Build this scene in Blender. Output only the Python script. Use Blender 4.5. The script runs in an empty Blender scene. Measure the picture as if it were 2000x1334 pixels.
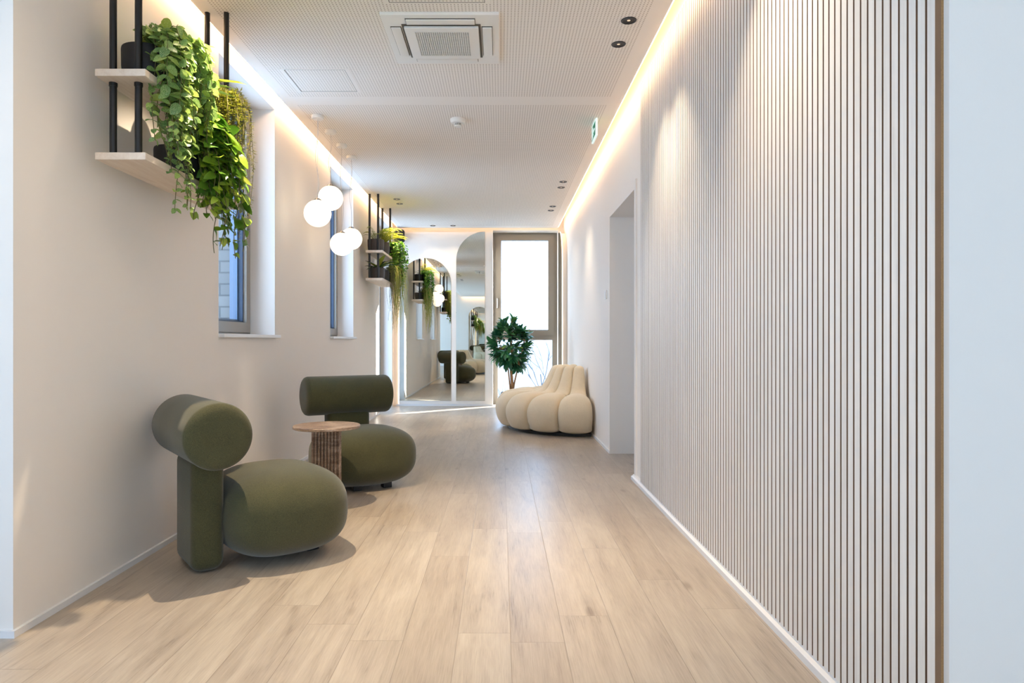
import bpy, bmesh, math, random
from mathutils import Vector, Matrix, noise
R = math.radians
PI = math.pi
S = bpy.context.scene
COL = S.collection

# ------------------------------------------------------------------ helpers
def lin(c):
    out = []
    for v in c[:3]:
        v /= 255.0
        out.append(v / 12.92 if v <= 0.04045 else ((v + 0.055) / 1.055) ** 2.4)
    return (out[0], out[1], out[2], 1.0)

class MB:
    """collects polygons and builds them as one mesh object"""
    def __init__(s):
        s.v = []; s.f = []; s.m = []; s.t = []
        s.mi = 0; s.tint = 0.5
    def add(s, verts, faces):
        o = len(s.v)
        s.v.extend([tuple(p) for p in verts])
        for f in faces:
            s.f.append(tuple(i + o for i in f)); s.m.append(s.mi); s.t.append(s.tint)
        return s
    def box(s, x0, x1, y0, y1, z0, z1):
        v = [(x0,y0,z0),(x1,y0,z0),(x1,y1,z0),(x0,y1,z0),(x0,y0,z1),(x1,y0,z1),(x1,y1,z1),(x0,y1,z1)]
        return s.add(v, [(3,2,1,0),(4,5,6,7),(0,1,5,4),(1,2,6,5),(2,3,7,6),(3,0,4,7)])
    def bbox(s, x0, x1, y0, y1, z0, z1, b=0.004, seg=2):
        bm = bmesh.new()
        bmesh.ops.create_cube(bm, size=1.0)
        for v in bm.verts:
            v.co = Vector(((x0+x1)/2 + v.co.x*(x1-x0), (y0+y1)/2 + v.co.y*(y1-y0), (z0+z1)/2 + v.co.z*(z1-z0)))
        bmesh.ops.bevel(bm, geom=list(bm.edges), offset=b, segments=seg, profile=0.5, affect='EDGES')
        bm.verts.index_update()
        s.add([v.co[:] for v in bm.verts], [[v.index for v in f.verts] for f in bm.faces])
        bm.free(); return s
    def tube(s, pts, rad, n=10, cap=True):
        pts = [Vector(p) for p in pts]
        if not isinstance(rad, (list, tuple)): rad = [rad]*len(pts)
        rings = []; up = None
        for i, p in enumerate(pts):
            d = (pts[min(i+1, len(pts)-1)] - pts[max(i-1, 0)])
            if d.length < 1e-9: d = Vector((0,0,1))
            d.normalize()
            if up is None:
                up = Vector((1,0,0)) if abs(d.x) < 0.9 else Vector((0,1,0))
            a = (up - d*up.dot(d))
            if a.length < 1e-6: a = d.orthogonal()
            a.normalize(); up = a; b = d.cross(a)
            rings.append([p + (a*math.cos(2*PI*k/n) + b*math.sin(2*PI*k/n))*rad[i] for k in range(n)])
        vs = [q for r in rings for q in r]; fs = []
        for i in range(len(rings)-1):
            for k in range(n):
                fs.append((i*n+k, i*n+(k+1)%n, (i+1)*n+(k+1)%n, (i+1)*n+k))
        if cap:
            fs.append(tuple(reversed(range(n)))); fs.append(tuple((len(rings)-1)*n+k for k in range(n)))
        return s.add(vs, fs)
    def lathe(s, prof, n=32, o=(0,0,0), axis='z'):
        """prof: (r, h) pairs; closes to a point where r == 0"""
        vs = []; idx = []
        def P(r, h, a):
            x, y = r*math.cos(a), r*math.sin(a)
            p = (x, y, h) if axis == 'z' else ((x, h, -y) if axis == 'y' else (h, x, y))
            return (p[0]+o[0], p[1]+o[1], p[2]+o[2])
        for r, h in prof:
            if r <= 1e-7:
                idx.append([len(vs)]); vs.append(P(0, h, 0))
            else:
                idx.append(list(range(len(vs), len(vs)+n)))
                vs.extend(P(r, h, 2*PI*k/n) for k in range(n))
        fs = []
        for a, b in zip(idx, idx[1:]):
            for k in range(n):
                k2 = (k+1) % n
                if len(a) == 1 and len(b) == 1: continue
                if len(a) == 1: fs.append((a[0], b[k2], b[k]))
                elif len(b) == 1: fs.append((a[k], a[k2], b[0]))
                else: fs.append((a[k], a[k2], b[k2], b[k]))
        return s.add(vs, fs)
    def prism(s, outline, h0, h1, axis='z'):
        """extrude an outline (list of 2-d points) along an axis"""
        n = len(outline)
        def P(u, w, h):
            return (u, w, h) if axis == 'z' else ((u, h, w) if axis == 'y' else (h, u, w))
        vs = [P(u, w, h0) for u, w in outline] + [P(u, w, h1) for u, w in outline]
        fs = [tuple(reversed(range(n))), tuple(range(n, 2*n))]
        for k in range(n):
            fs.append((k, (k+1) % n, n+(k+1) % n, n+k))
        return s.add(vs, fs)
    def leaf(s, base, d, up, L, W, droop=0.3, fold=0.18, blunt=0.75, seg=4, pw=0.8):
        """a creased leaf blade from base along d, bending down with droop"""
        d = Vector(d).normalized(); up = Vector(up)
        side = d.cross(up)
        if side.length < 1e-4: side = d.orthogonal()
        side.normalize(); nrm = side.cross(d).normalized()
        base = Vector(base); vs = []; fs = []
        for i in range(seg+1):
            u = i/seg
            c = base + d*(L*u) - nrm*(droop*L*u*u)
            w = 0.5*W*max(0.0, math.sin(PI*(u**blunt)))**pw if 0 < i < seg else (0.06*W if i == 0 else 0.0)
            vs += [c - side*w + nrm*(w*fold*2), c, c + side*w + nrm*(w*fold*2)]
        for i in range(seg):
            a = i*3
            fs += [(a, a+1, a+4, a+3), (a+1, a+2, a+5, a+4)]
        return s.add(vs, fs)
    def build(s, name, mat, parent=None, loc=None, smooth=None, kind=None, label=None):
        me = bpy.data.meshes.new(name)
        org = Vector(loc) if loc is not None else Vector((0,0,0))
        me.from_pydata([tuple(Vector(p) - org) for p in s.v], [], s.f)
        mats = mat if isinstance(mat, (list, tuple)) else [mat]
        for m in mats: me.materials.append(m)
        if len(mats) > 1: me.polygons.foreach_set('material_index', s.m)
        at = me.attributes.new('tint', 'FLOAT', 'FACE')
        at.data.foreach_set('value', s.t)
        if smooth:
            me.polygons.foreach_set('use_smooth', [True]*len(me.polygons))
            if smooth < 180: me.set_sharp_from_angle(angle=R(smooth))
        me.validate(); me.update()
        o = bpy.data.objects.new(name, me); COL.objects.link(o)
        if parent is not None:
            o.parent = parent
        if loc is not None and parent is None: o.location = loc
        if kind: o['kind'] = kind
        if label: o['label'] = label
        return o

def thing(name, label, cat, loc=(0,0,0), rz=0.0, group=None):
    o = bpy.data.objects.new(name, None); COL.objects.link(o)
    o.empty_display_size = 0.1
    o.location = loc; o.rotation_euler = (0, 0, rz)
    o['label'] = label; o['category'] = cat
    if group: o['group'] = group
    return o
def tag(o, label, cat, group=None):
    o['label'] = label; o['category'] = cat
    if group: o['group'] = group
    return o
def dup(root, loc, label, group=None, name=None):
    r = root.copy(); COL.objects.link(r); r.location = loc; r['label'] = label
    if group: r['group'] = group
    for ch in list(root.children):
        c = ch.copy(); COL.objects.link(c); c.parent = r
        for g in list(ch.children):
            d = g.copy(); COL.objects.link(d); d.parent = c
    return r
def struct(mb, name, mat, parent=None, smooth=None):
    return mb.build(name, mat, parent=parent, smooth=smooth, kind='structure')

# ------------------------------------------------------------------ materials
class N:
    def __init__(s, name):
        s.m = bpy.data.materials.new(name); s.m.use_nodes = True
        s.t = s.m.node_tree; s.n = s.t.nodes; s.l = s.t.links
        s.b = s.n['Principled BSDF']; s.out = s.n['Material Output']
    def node(s, typ, **kw):
        n = s.n.new(typ)
        for k, v in kw.items(): setattr(n, k, v)
        return n
    def link(s, a, b): s.l.new(a, b)
    def setin(s, sock, v):
        if hasattr(v, 'is_output') or isinstance(v, bpy.types.NodeSocket): s.l.new(v, sock)
        else: sock.default_value = v
    def math(s, op, a, b=None, c=None, clamp=False):
        n = s.node('ShaderNodeMath', operation=op); n.use_clamp = clamp
        s.setin(n.inputs[0], a)
        if b is not None: s.setin(n.inputs[1], b)
        if c is not None: s.setin(n.inputs[2], c)
        return n.outputs[0]
    def coord(s, kind='Object'): return s.node('ShaderNodeTexCoord').outputs[kind]
    def sep(s, v):
        n = s.node('ShaderNodeSeparateXYZ'); s.link(v, n.inputs[0]); return n.outputs
    def comb(s, x, y, z):
        n = s.node('ShaderNodeCombineXYZ')
        for i, q in enumerate((x, y, z)): s.setin(n.inputs[i], q)
        return n.outputs[0]
    def scale(s, v, sc):
        n = s.node('ShaderNodeMapping'); s.link(v, n.inputs['Vector']); n.inputs['Scale'].default_value = sc
        return n.outputs[0]
    def noise(s, v, scale=5, detail=2, rough=0.5, dist=0.0):
        n = s.node('ShaderNodeTexNoise'); s.link(v, n.inputs['Vector'])
        n.inputs['Scale'].default_value = scale; n.inputs['Detail'].default_value = detail
        n.inputs['Roughness'].default_value = rough; n.inputs['Distortion'].default_value = dist
        return n.outputs['Fac']
    def ramp(s, f, stops):
        n = s.node('ShaderNodeValToRGB'); s.link(f, n.inputs[0])
        e = n.color_ramp.elements
        while len(e) < len(stops): e.new(0.5)
        for el, (p, c) in zip(e, stops): el.position = p; el.color = c
        return n.outputs[0]
    def mix(s, f, a, b, mode='MIX'):
        n = s.node('ShaderNodeMix', data_type='RGBA', blend_type=mode)
        s.setin(n.inputs[0], f); s.setin(n.inputs[6], a); s.setin(n.inputs[7], b)
        return n.outputs[2]
    def bump(s, h, strength=0.3, dist=0.01):
        n = s.node('ShaderNodeBump'); s.link(h, n.inputs['Height'])
        n.inputs['Strength'].default_value = strength; n.inputs['Distance'].default_value = dist
        s.link(n.outputs[0], s.b.inputs['Normal'])
    def base(s, c): s.setin(s.b.inputs['Base Color'], c)
    def set(s, **kw):
        for k, v in kw.items(): s.b.inputs[k.replace('_', ' ')].default_value = v
        return s

def plain(name, rgb, rough=0.5, metal=0.0, spec=0.5, bump=None, var=0.0):
    m = N(name); c = lin(rgb)
    m.set(Roughness=rough, Metallic=metal); m.b.inputs['Specular IOR Level'].default_value = spec
    o = m.coord()
    nz = m.noise(o, bump[0] if bump else 6.0, 3)
    lo = tuple(x*(1-var) for x in c[:3]) + (1,); hi = tuple(min(1, x*(1+var)) for x in c[:3]) + (1,)
    m.base(m.ramp(nz, [(0.3, lo), (0.7, hi)]) if var else c)
    if bump: m.bump(nz, bump[1], bump[2])
    return m.m

def emit(name, rgb, strength):
    m = N(name); m.base(lin(rgb)); m.b.inputs['Emission Color'].default_value = lin(rgb)
    m.b.inputs['Emission Strength'].default_value = strength
    m.set(Roughness=0.4)
    return m.m

def glass(name, tint=(0.97, 0.99, 1.0, 1)):
    m = N(name); m.n.remove(m.b)
    tr = m.node('ShaderNodeBsdfTransparent'); tr.inputs[0].default_value = tint
    gl = m.node('ShaderNodeBsdfGlossy'); gl.inputs['Roughness'].default_value = 0.0
    fr = m.node('ShaderNodeLayerWeight'); fr.inputs[0].default_value = 0.5
    mx = m.node('ShaderNodeMixShader'); m.link(m.math('ADD', 0.03, m.math('MULTIPLY', m.math('POWER', fr.outputs['Facing'], 5.0), 0.6)), mx.inputs[0])
    m.link(tr.outputs[0], mx.inputs[1]); m.link(gl.outputs[0], mx.inputs[2])
    m.link(mx.outputs[0], m.out.inputs[0])
    return m.m

def wood(name, stops, sx, rough=0.45, scale=1.0):
    """straight-grained timber; sx = coordinate scale, small along the grain"""
    m = N(name); o = m.scale(m.coord(), sx)
    g = m.noise(o, 6*scale, 6, 0.6, 0.4); f = m.noise(o, 40*scale, 3, 0.6)
    k = m.math('ADD', m.math('MULTIPLY', g, 0.7), m.math('MULTIPLY', f, 0.3))
    m.base(m.ramp(k, stops)); m.set(Roughness=rough); m.bump(k, 0.15, 0.002)
    return m.m

def floor_mat():
    m = N('light_oak_planks')
    x, y, z = m.sep(m.coord())
    pw, pl = 0.179, 1.28
    u = m.math('DIVIDE', m.math('SUBTRACT', x, 0.033), pw)
    row = m.math('FLOOR', u); fu = m.math('FRACT', u)
    wn = m.node('ShaderNodeTexWhiteNoise', noise_dimensions='1D'); m.link(row, wn.inputs['W'])
    v = m.math('ADD', m.math('DIVIDE', y, pl), m.math('MULTIPLY', wn.outputs['Value'], 7.3))
    col = m.math('FLOOR', v); fv = m.math('FRACT', v)
    w2 = m.node('ShaderNodeTexWhiteNoise', noise_dimensions='2D'); m.link(m.comb(row, col, 0.0), w2.inputs['Vector'])
    r1 = w2.outputs['Value']
    off = m.math('MULTIPLY', r1, 37.0)
    gx = m.math('ADD', x, off); gy = m.math('ADD', y, off)
    gv = m.comb(m.math('MULTIPLY', gx, 9.0), m.math('MULTIPLY', gy, 0.9), off)
    g = m.noise(gv, 2.2, 7, 0.62, 0.8)
    fine = m.noise(m.comb(m.math('MULTIPLY', gx, 60.0), m.math('MULTIPLY', gy, 2.2), off), 4.0, 3, 0.6)
    cloud = m.noise(m.comb(m.math('MULTIPLY', gx, 3.0), m.math('MULTIPLY', gy, 1.4), off), 1.6, 3, 0.5)
    k = m.math('ADD', m.math('ADD', m.math('MULTIPLY', g, 0.50), m.math('MULTIPLY', fine, 0.30)), m.math('MULTIPLY', cloud, 0.20))
    c = m.ramp(k, [(0.31, lin((126, 116, 105))), (0.42, lin((168, 156, 142))), (0.55, lin((185, 174, 159))), (0.72, lin((200, 190, 176)))])
    tone = m.ramp(r1, [(0.0, lin((240, 236, 232))), (0.5, lin((248, 246, 244))), (1.0, lin((255, 254, 252)))])
    c = m.mix(1.0, c, tone, 'MULTIPLY')
    vo = m.node('ShaderNodeTexVoronoi', feature='F1'); m.link(m.comb(m.math('MULTIPLY', gx, 5.0), m.math('MULTIPLY', gy, 1.7), off), vo.inputs['Vector'])
    vo.inputs['Scale'].default_value = 1.0
    kn = m.ramp(vo.outputs['Distance'], [(0.03, (1, 1, 1, 1)), (0.11, (0, 0, 0, 1))])
    c = m.mix(m.math('MULTIPLY', kn, 0.45), c, lin((104, 84, 66)))
    eu = m.math('MULTIPLY', m.math('MINIMUM', fu, m.math('SUBTRACT', 1.0, fu)), pw)
    ev = m.math('MULTIPLY', m.math('MINIMUM', fv, m.math('SUBTRACT', 1.0, fv)), pl)
    e = m.math('MINIMUM', eu, ev)
    seam = m.math('SUBTRACT', 1.0, m.math('DIVIDE', e, 0.0018), clamp=True)
    c = m.mix(m.math('MULTIPLY', seam, 0.55), c, lin((96, 80, 66)))
    m.base(c)
    m.setin(m.b.inputs['Roughness'], m.math('ADD', 0.27, m.math('MULTIPLY', g, 0.14)))
    m.b.inputs['Specular IOR Level'].default_value = 0.55
    m.bump(m.math('SUBTRACT', m.math('MULTIPLY', k, 0.25), seam), 0.25, 0.0015)
    return m.m

def perforated_mat():
    """plasterboard with a square grid of 8 mm holes, in two fields with plain margins"""
    m = N('perforated_plasterboard')
    x, y, z = m.sep(m.coord())
    p = 0.0182
    fx = m.math('SUBTRACT', m.math('FRACT', m.math('DIVIDE', m.math('ADD', x, 10.0), p)), 0.5)
    fy = m.math('SUBTRACT', m.math('FRACT', m.math('DIVIDE', m.math('ADD', y, 10.0), p)), 0.5)
    d = m.math('SQRT', m.math('ADD', m.math('MULTIPLY', fx, fx), m.math('MULTIPLY', fy, fy)))
    hole = m.math('SUBTRACT', 1.0, m.math('SMOOTH_MIN', 1.0, m.math('GREATER_THAN', d, 0.22), 0.0))
    def rng(q, a, b): return m.math('MULTIPLY', m.math('GREATER_THAN', q, a), m.math('LESS_THAN', q, b))
    fa = rng(y, -5.4, 4.742); fb = rng(y, 4.91, 10.1)
    fld = m.math('MULTIPLY', rng(x, -1.487, 0.771), m.math('ADD', fa, fb, clamp=True))
    f = m.math('MULTIPLY', hole, fld)
    m.base(m.mix(f, lin((243, 235, 225)), lin((178, 164, 149))))
    m.set(Roughness=0.85)
    return m.m

def fabric(name, a, b, scale=420, rough=0.95, sheen=0.25, bs=0.25):
    m = N(name); o = m.coord()
    n1 = m.noise(o, scale, 2, 0.7); n2 = m.noise(o, 9, 2)
    k = m.math('ADD', m.math('MULTIPLY', n1, 0.85), m.math('MULTIPLY', n2, 0.15))
    m.base(m.ramp(k, [(0.32, lin(a)), (0.68, lin(b))]))
    m.set(Roughness=rough); m.b.inputs['Sheen Weight'].default_value = sheen
    m.b.inputs['Specular IOR Level'].default_value = 0.2
    m.bump(n1, bs, 0.002)
    return m.m

def leafmat(name, stops, rough=0.4, transl=0.25, veins=None):
    m = N(name)
    at = m.node('ShaderNodeAttribute', attribute_name='tint')
    o = m.coord(); nz = m.noise(o, 35, 2)
    k = m.math('ADD', m.math('MULTIPLY', at.outputs['Fac'], 0.85), m.math('MULTIPLY', nz, 0.15))
    c = m.ramp(k, stops)
    if veins:
        vo = m.node('ShaderNodeTexVoronoi', feature='DISTANCE_TO_EDGE'); m.link(o, vo.inputs['Vector'])
        vo.inputs['Scale'].default_value = veins[0]
        ln = m.ramp(vo.outputs['Distance'], [(0.03, (1, 1, 1, 1)), (0.14, (0, 0, 0, 1))])
        c = m.mix(m.math('MULTIPLY', ln, veins[2]), c, lin(veins[1]))
    m.base(c); m.set(Roughness=rough)
    tr = m.node('ShaderNodeBsdfTranslucent'); m.link(c, tr.inputs[0])
    mx = m.node('ShaderNodeMixShader'); mx.inputs[0].default_value = transl
    m.link(m.b.outputs[0], mx.inputs[1]); m.link(tr.outputs[0], mx.inputs[2]); m.link(mx.outputs[0], m.out.inputs[0])
    return m.m

def travertine():
    m = N('brown_travertine'); o = m.coord()
    a = m.noise(m.scale(o, (5, 5, 26)), 1.3, 5, 0.65, 0.8)
    b = m.noise(m.scale(o, (60, 60, 90)), 1.5, 3, 0.7)
    k = m.math('ADD', m.math('MULTIPLY', a, 0.65), m.math('MULTIPLY', b, 0.35))
    m.base(m.ramp(k, [(0.34, lin((88, 70, 56))), (0.46, lin((128, 106, 88))), (0.57, lin((166, 144, 124))), (0.70, lin((196, 178, 160)))]))
    m.set(Roughness=0.35); m.bump(b, 0.2, 0.002)
    return m.m

def brickmat():
    m = N('white_brick'); o = m.coord(); x, y, z = m.sep(o)
    br = m.node('ShaderNodeTexBrick'); m.link(m.comb(m.math('ADD', x, y), z, 0.0), br.inputs['Vector'])
    br.inputs['Scale'].default_value = 1.0; br.inputs['Brick Width'].default_value = 0.25; br.inputs['Row Height'].default_value = 0.083
    br.inputs['Mortar Size'].default_value = 0.006
    br.inputs['Color1'].default_value = lin((128, 126, 122)); br.inputs['Color2'].default_value = lin((116, 115, 112)); br.inputs['Mortar'].default_value = lin((84, 84, 84))
    m.base(br.outputs[0]); m.set(Roughness=0.8)
    return m.m

M = {}
M['wall'] = plain('white_wall_paint', (240, 234, 226), 0.85, bump=(180, 0.05, 0.002))
M['ceil'] = perforated_mat()
M['soffit'] = plain('white_soffit_paint', (243, 235, 225), 0.85)
M['floor'] = floor_mat()
M['trim'] = plain('white_trim_lacquer', (232, 232, 232), 0.4)
M['slat'] = wood('pale_ash_slat', [(0.3, lin((218, 213, 204))), (0.5, lin((230, 226, 219))), (0.7, lin((238, 235, 229)))], (6, 6, 0.25), 0.5)
M['felt'] = plain('brown_felt_backing', (172, 136, 96), 0.95, spec=0.1, bump=(300, 0.2, 0.002), var=0.15)
M['green'] = fabric('olive_green_wool', (56, 55, 36), (90, 88, 58))
M['beige'] = fabric('sand_beige_fabric', (212, 195, 164), (232, 217, 190), 300)
M['blackfoot'] = plain('black_wood_foot', (24, 22, 20), 0.5)
M['black'] = plain('black_powder_coated_steel', (22, 21, 21), 0.35)
M['pot'] = plain('matt_black_pot', (40, 37, 36), 0.6, bump=(60, 0.05, 0.002))
M['potgrey'] = plain('dark_grey_pot', (74, 68, 66), 0.6)
M['soil'] = plain('dark_soil', (52, 40, 30), 1.0, bump=(90, 0.8, 0.01), var=0.3)
M['birch'] = wood('pale_birch', [(0.3, lin((212, 194, 174))), (0.5, lin((226, 210, 192))), (0.7, lin((234, 222, 206)))], (7, 0.6, 7), 0.5)
M['stone'] = travertine()
M['glass'] = glass('clear_glass')
M['frame'] = plain('taupe_window_aluminium', (150, 142, 130), 0.4)
M['gasket'] = plain('blue_grey_gasket', (62, 78, 100), 0.4)
M['bluealu'] = plain('blue_grey_outer_frame', (116, 138, 165), 0.4)
M['mirror'] = plain('silvered_mirror', (222, 226, 222), 0.0, metal=1.0)
M['white_plastic'] = plain('white_plastic', (236, 233, 226), 0.45)
M['greyslot'] = plain('grey_air_slot', (96, 90, 80), 0.7)
M['darkslot'] = plain('dark_recess', (34, 30, 26), 0.6)
M['filter'] = plain('grey_filter_mesh', (134, 128, 114), 0.8)
M['speaker'] = plain('black_speaker_cloth', (38, 39, 42), 0.75, bump=(400, 0.3, 0.002))
M['chrome'] = plain('satin_nickel', (190, 190, 190), 0.25, metal=1.0)
M['downcan'] = plain('gunmetal_reflector', (52, 46, 42), 0.35, metal=0.6)
M['cord'] = plain('translucent_cord', (205, 200, 196), 0.4)
M['globe'] = emit('opal_glass_globe', (255, 238, 212), 1.5)
M['led'] = emit('warm_led', (255, 214, 168), 16.0)
M['led_end'] = emit('warm_led_end', (255, 214, 166), 4.0)
M['led_soft'] = emit('soft_warm_led', (255, 226, 194), 2.2)
M['lamp'] = emit('downlight_lamp', (255, 232, 200), 0.35)
M['exit_green'] = emit('exit_sign_green', (0, 120, 84), 0.3)
M['exit_white'] = emit('exit_sign_white', (228, 250, 244), 0.45)
M['bark'] = plain('smooth_brown_bark', (176, 128, 84), 0.7, bump=(40, 0.3, 0.004), var=0.2)
M['stem'] = plain('green_brown_stem', (104, 96, 52), 0.6)
M['l_mosaic'] = leafmat('mosaic_leaf', [(0.0, lin((74, 118, 60))), (0.5, lin((108, 148, 68))), (0.8, lin((148, 176, 72))), (1.0, lin((186, 200, 84)))], 0.4, 0.25, veins=(190, (200, 214, 150), 0.5))
M['l_pothos'] = leafmat('glossy_pothos_leaf', [(0.0, lin((56, 100, 34))), (0.5, lin((106, 148, 44))), (0.8, lin((166, 192, 58))), (1.0, lin((216, 222, 112)))], 0.3, 0.25)
M['l_moss'] = leafmat('trailing_moss_leaf', [(0.0, lin((84, 100, 34))), (0.5, lin((126, 132, 46))), (1.0, lin((186, 180, 76)))], 0.5, 0.2)
M['l_fern'] = leafmat('fern_leaf', [(0.0, lin((70, 96, 32))), (0.5, lin((122, 146, 46))), (1.0, lin((196, 202, 62)))], 0.5, 0.3)
M['l_lime'] = leafmat('lime_fern_leaf', [(0.0, lin((150, 164, 30))), (0.5, lin((196, 202, 44))), (1.0, lin((228, 226, 80)))], 0.5, 0.3)
M['l_ivy'] = leafmat('ivy_leaf', [(0.0, lin((64, 124, 46))), (0.5, lin((112, 172, 60))), (1.0, lin((186, 214, 96)))], 0.4, 0.25)
M['l_strap'] = leafmat('strap_leaf', [(0.0, lin((38, 66, 38))), (0.5, lin((74, 102, 44))), (1.0, lin((160, 164, 52)))], 0.35, 0.2)
M['l_grass'] = leafmat('hanging_grass_blade', [(0.0, lin((126, 142, 56))), (0.5, lin((182, 186, 90))), (1.0, lin((226, 216, 142)))], 0.5, 0.3)
M['l_ficus'] = leafmat('dark_glossy_tree_leaf', [(0.0, lin((36, 84, 60))), (0.5, lin((54, 116, 78))), (0.8, lin((92, 150, 88))), (1.0, lin((170, 204, 96)))], 0.28, 0.2)
M['branch'] = plain('pale_winter_branch', (76, 82, 92), 0.9)
M['ground'] = plain('pale_winter_field', (88, 94, 98), 1.0, bump=(0.3, 0.2, 0.1), var=0.1)
M['brick'] = brickmat()
M['screw'] = M['chrome']

# ------------------------------------------------------------------ dimensions
XL, XR = -1.645, 0.970          # corridor wall faces
YE = 10.40                      # end wall face
CZ = 2.71                       # perforated ceiling underside
HZ = 2.90                       # slab over the light coves
YL, YR = 2.28, 1.462            # near corners of the left and right walls
YB = -5.90                      # wall behind
LX0, LX1 = -3.7, 3.4            # lounge behind the camera

# ------------------------------------------------------------------ setting
b = MB(); b.box(LX0-0.2, LX1+0.2, YB-0.2, YL+0.1, -0.12, 0); b.box(-2.05, 1.45, YL+0.1, 10.95, -0.12, 0)
struct(b, 'floor', M['floor'])
b = MB(); b.box(-1.561, 0.868, -5.76, 10.26, CZ, CZ+0.05)
struct(b, 'ceiling', M['ceil'])
b = MB(); b.box(LX0-0.2, LX1+0.2, YB-0.2, YL+0.1, HZ, HZ+0.1); b.box(-2.05, 1.45, YL+0.1, 10.95, HZ, HZ+0.1)
struct(b, 'ceiling_slab', M['soffit'])

WIN = [(3.94, 4.92, 1.022, 2.68), (6.52, 7.54, 1.022, 2.68), (9.16, 10.24, 0.0, 2.68)]
def wall_with_holes(mb, x0, x1, y0, y1, holes, z1=HZ):
    y = y0
    for a, c, zb, zt in holes:
        mb.box(x0, x1, y, a, 0, z1)
        if zb > 0: mb.box(x0, x1, a, c, 0, zb)
        mb.box(x0, x1, a, c, zt, z1)
        y = c
    mb.box(x0, x1, y, y1, 0, z1)
b = MB(); wall_with_holes(b, -1.87, XL, YL, 10.65, WIN)
struct(b, 'wall_left', M['wall'])
b = MB(); wall_with_holes(b, -2.12, -1.87, YL+0.25, 10.65, [(a+0.02, c+0.0, zb, zt) for a, c, zb, zt in WIN])
struct(b, 'wall_exterior', M['brick'])
b = MB(); b.box(LX0, -1.87, YL, YL+0.2, 0, HZ)
struct(b, 'wall_front_left', M['wall'])
b = MB(); b.box(XR, 1.45, YR, 4.87, 0, HZ); b.box(XR, 1.45, 4.87, 5.97, 2.09, HZ); b.box(XR, 1.45, 5.97, 10.65, 0, HZ)
struct(b, 'wall_right', M['wall'])
b = MB(); b.box(1.45, LX1, YR, YR+0.2, 0, HZ)
struct(b, 'wall_front_right', M['wall'])
b = MB(); b.box(-1.87, -0.121, YE, 10.92, 0, HZ); b.box(-0.121, 0.887, YE, 10.92, 2.694, HZ); b.box(0.887, 1.45, 10.65, 10.94, 0, HZ)
b.box(0.887, XR, 10.44, 10.65, 0, HZ)
struct(b, 'wall_end', M['wall'])
BW_ADDED = [(1.05, 2.05), (2.25, 3.25)]  # unseen back windows, added to throw daylight on the near right wall
b = MB(); b.box(LX0-0.2, 1.05, YB-0.2, YB, 0, HZ); b.box(2.05, 2.25, YB-0.2, YB, 0, HZ); b.box(3.25, LX1+0.2, YB-0.2, YB, 0, HZ)
b.box(1.05, 2.05, YB-0.2, YB, 2.75, HZ); b.box(2.25, 3.25, YB-0.2, YB, 2.75, HZ); b.box(1.05, 2.05, YB-0.2, YB, 0, 0.05); b.box(2.25, 3.25, YB-0.2, YB, 0, 0.05)
struct(b, 'wall_back', M['wall'])
LW = [(-5.6, -3.9, 0.05, 2.7), (-3.7, -2.0, 0.05, 2.7), (-1.8, -0.1, 0.05, 2.7), (0.1, 0.9, 0.05, 2.7)]
b = MB(); wall_with_holes(b, LX0-0.2, LX0, YB, YL+0.2, LW)
struct(b, 'wall_far_left', M['wall'])
b = MB(); wall_with_holes(b, LX1, LX1+0.2, YB, YR+0.2, [(-4.6, -3.0, 0.1, 2.6)])
struct(b, 'wall_far_right', M['wall'])

# low white skirtings
def skirt(name, x0, x1, y0, y1, h=0.024):
    b = MB(); b.box(x0, x1, y0, y1, 0, h); struct(b, name, M['trim'])
skirt('baseboard_left', XL, XL+0.013, YL-0.013, 9.16)
skirt('baseboard_front_left', LX0, XL, YL-0.013, YL)
b = MB(); b.prism([(0.938, 0), (0.938, 0.023), (0.942, 0.026), (0.951, 0.030), (0.955, 0.0385), (XR, 0.0385), (XR, 0)], 1.475, 4.87, 'y')
struct(b, 'baseboard_right', M['trim'])
skirt('baseboard_end', XR-0.013, XR, 5.97, 10.44)
skirt('baseboard_back', LX0, LX1, YB, YB+0.013)

# doorway lining in the right wall and the white leaf that closes it
b = MB()
b.box(0.962, 1.45, 4.84, 4.872, 0, 2.12); b.box(0.958, XR, 4.80, 4.845, 0, 2.15)
b.box(0.962, 1.45, 5.968, 5.995, 0, 2.12); b.box(0.962, 1.45, 4.872, 5.968, 2.088, 2.12)
struct(b, 'trim_1', M['wall'])
d = bpy.data.objects.new('door_1', None); COL.objects.link(d); d['kind'] = 'structure'
b = MB(); b.box(1.40, 1.44, 4.874, 5.966, 0.005, 2.086); struct(b, 'door_leaf', M['trim'], d)
b = MB(); b.tube([(1.40, 5.85, 1.02), (1.35, 5.85, 1.02), (1.35, 5.73, 1.02)], 0.009, 8); struct(b, 'door_handle', M['chrome'], d, 60)

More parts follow.
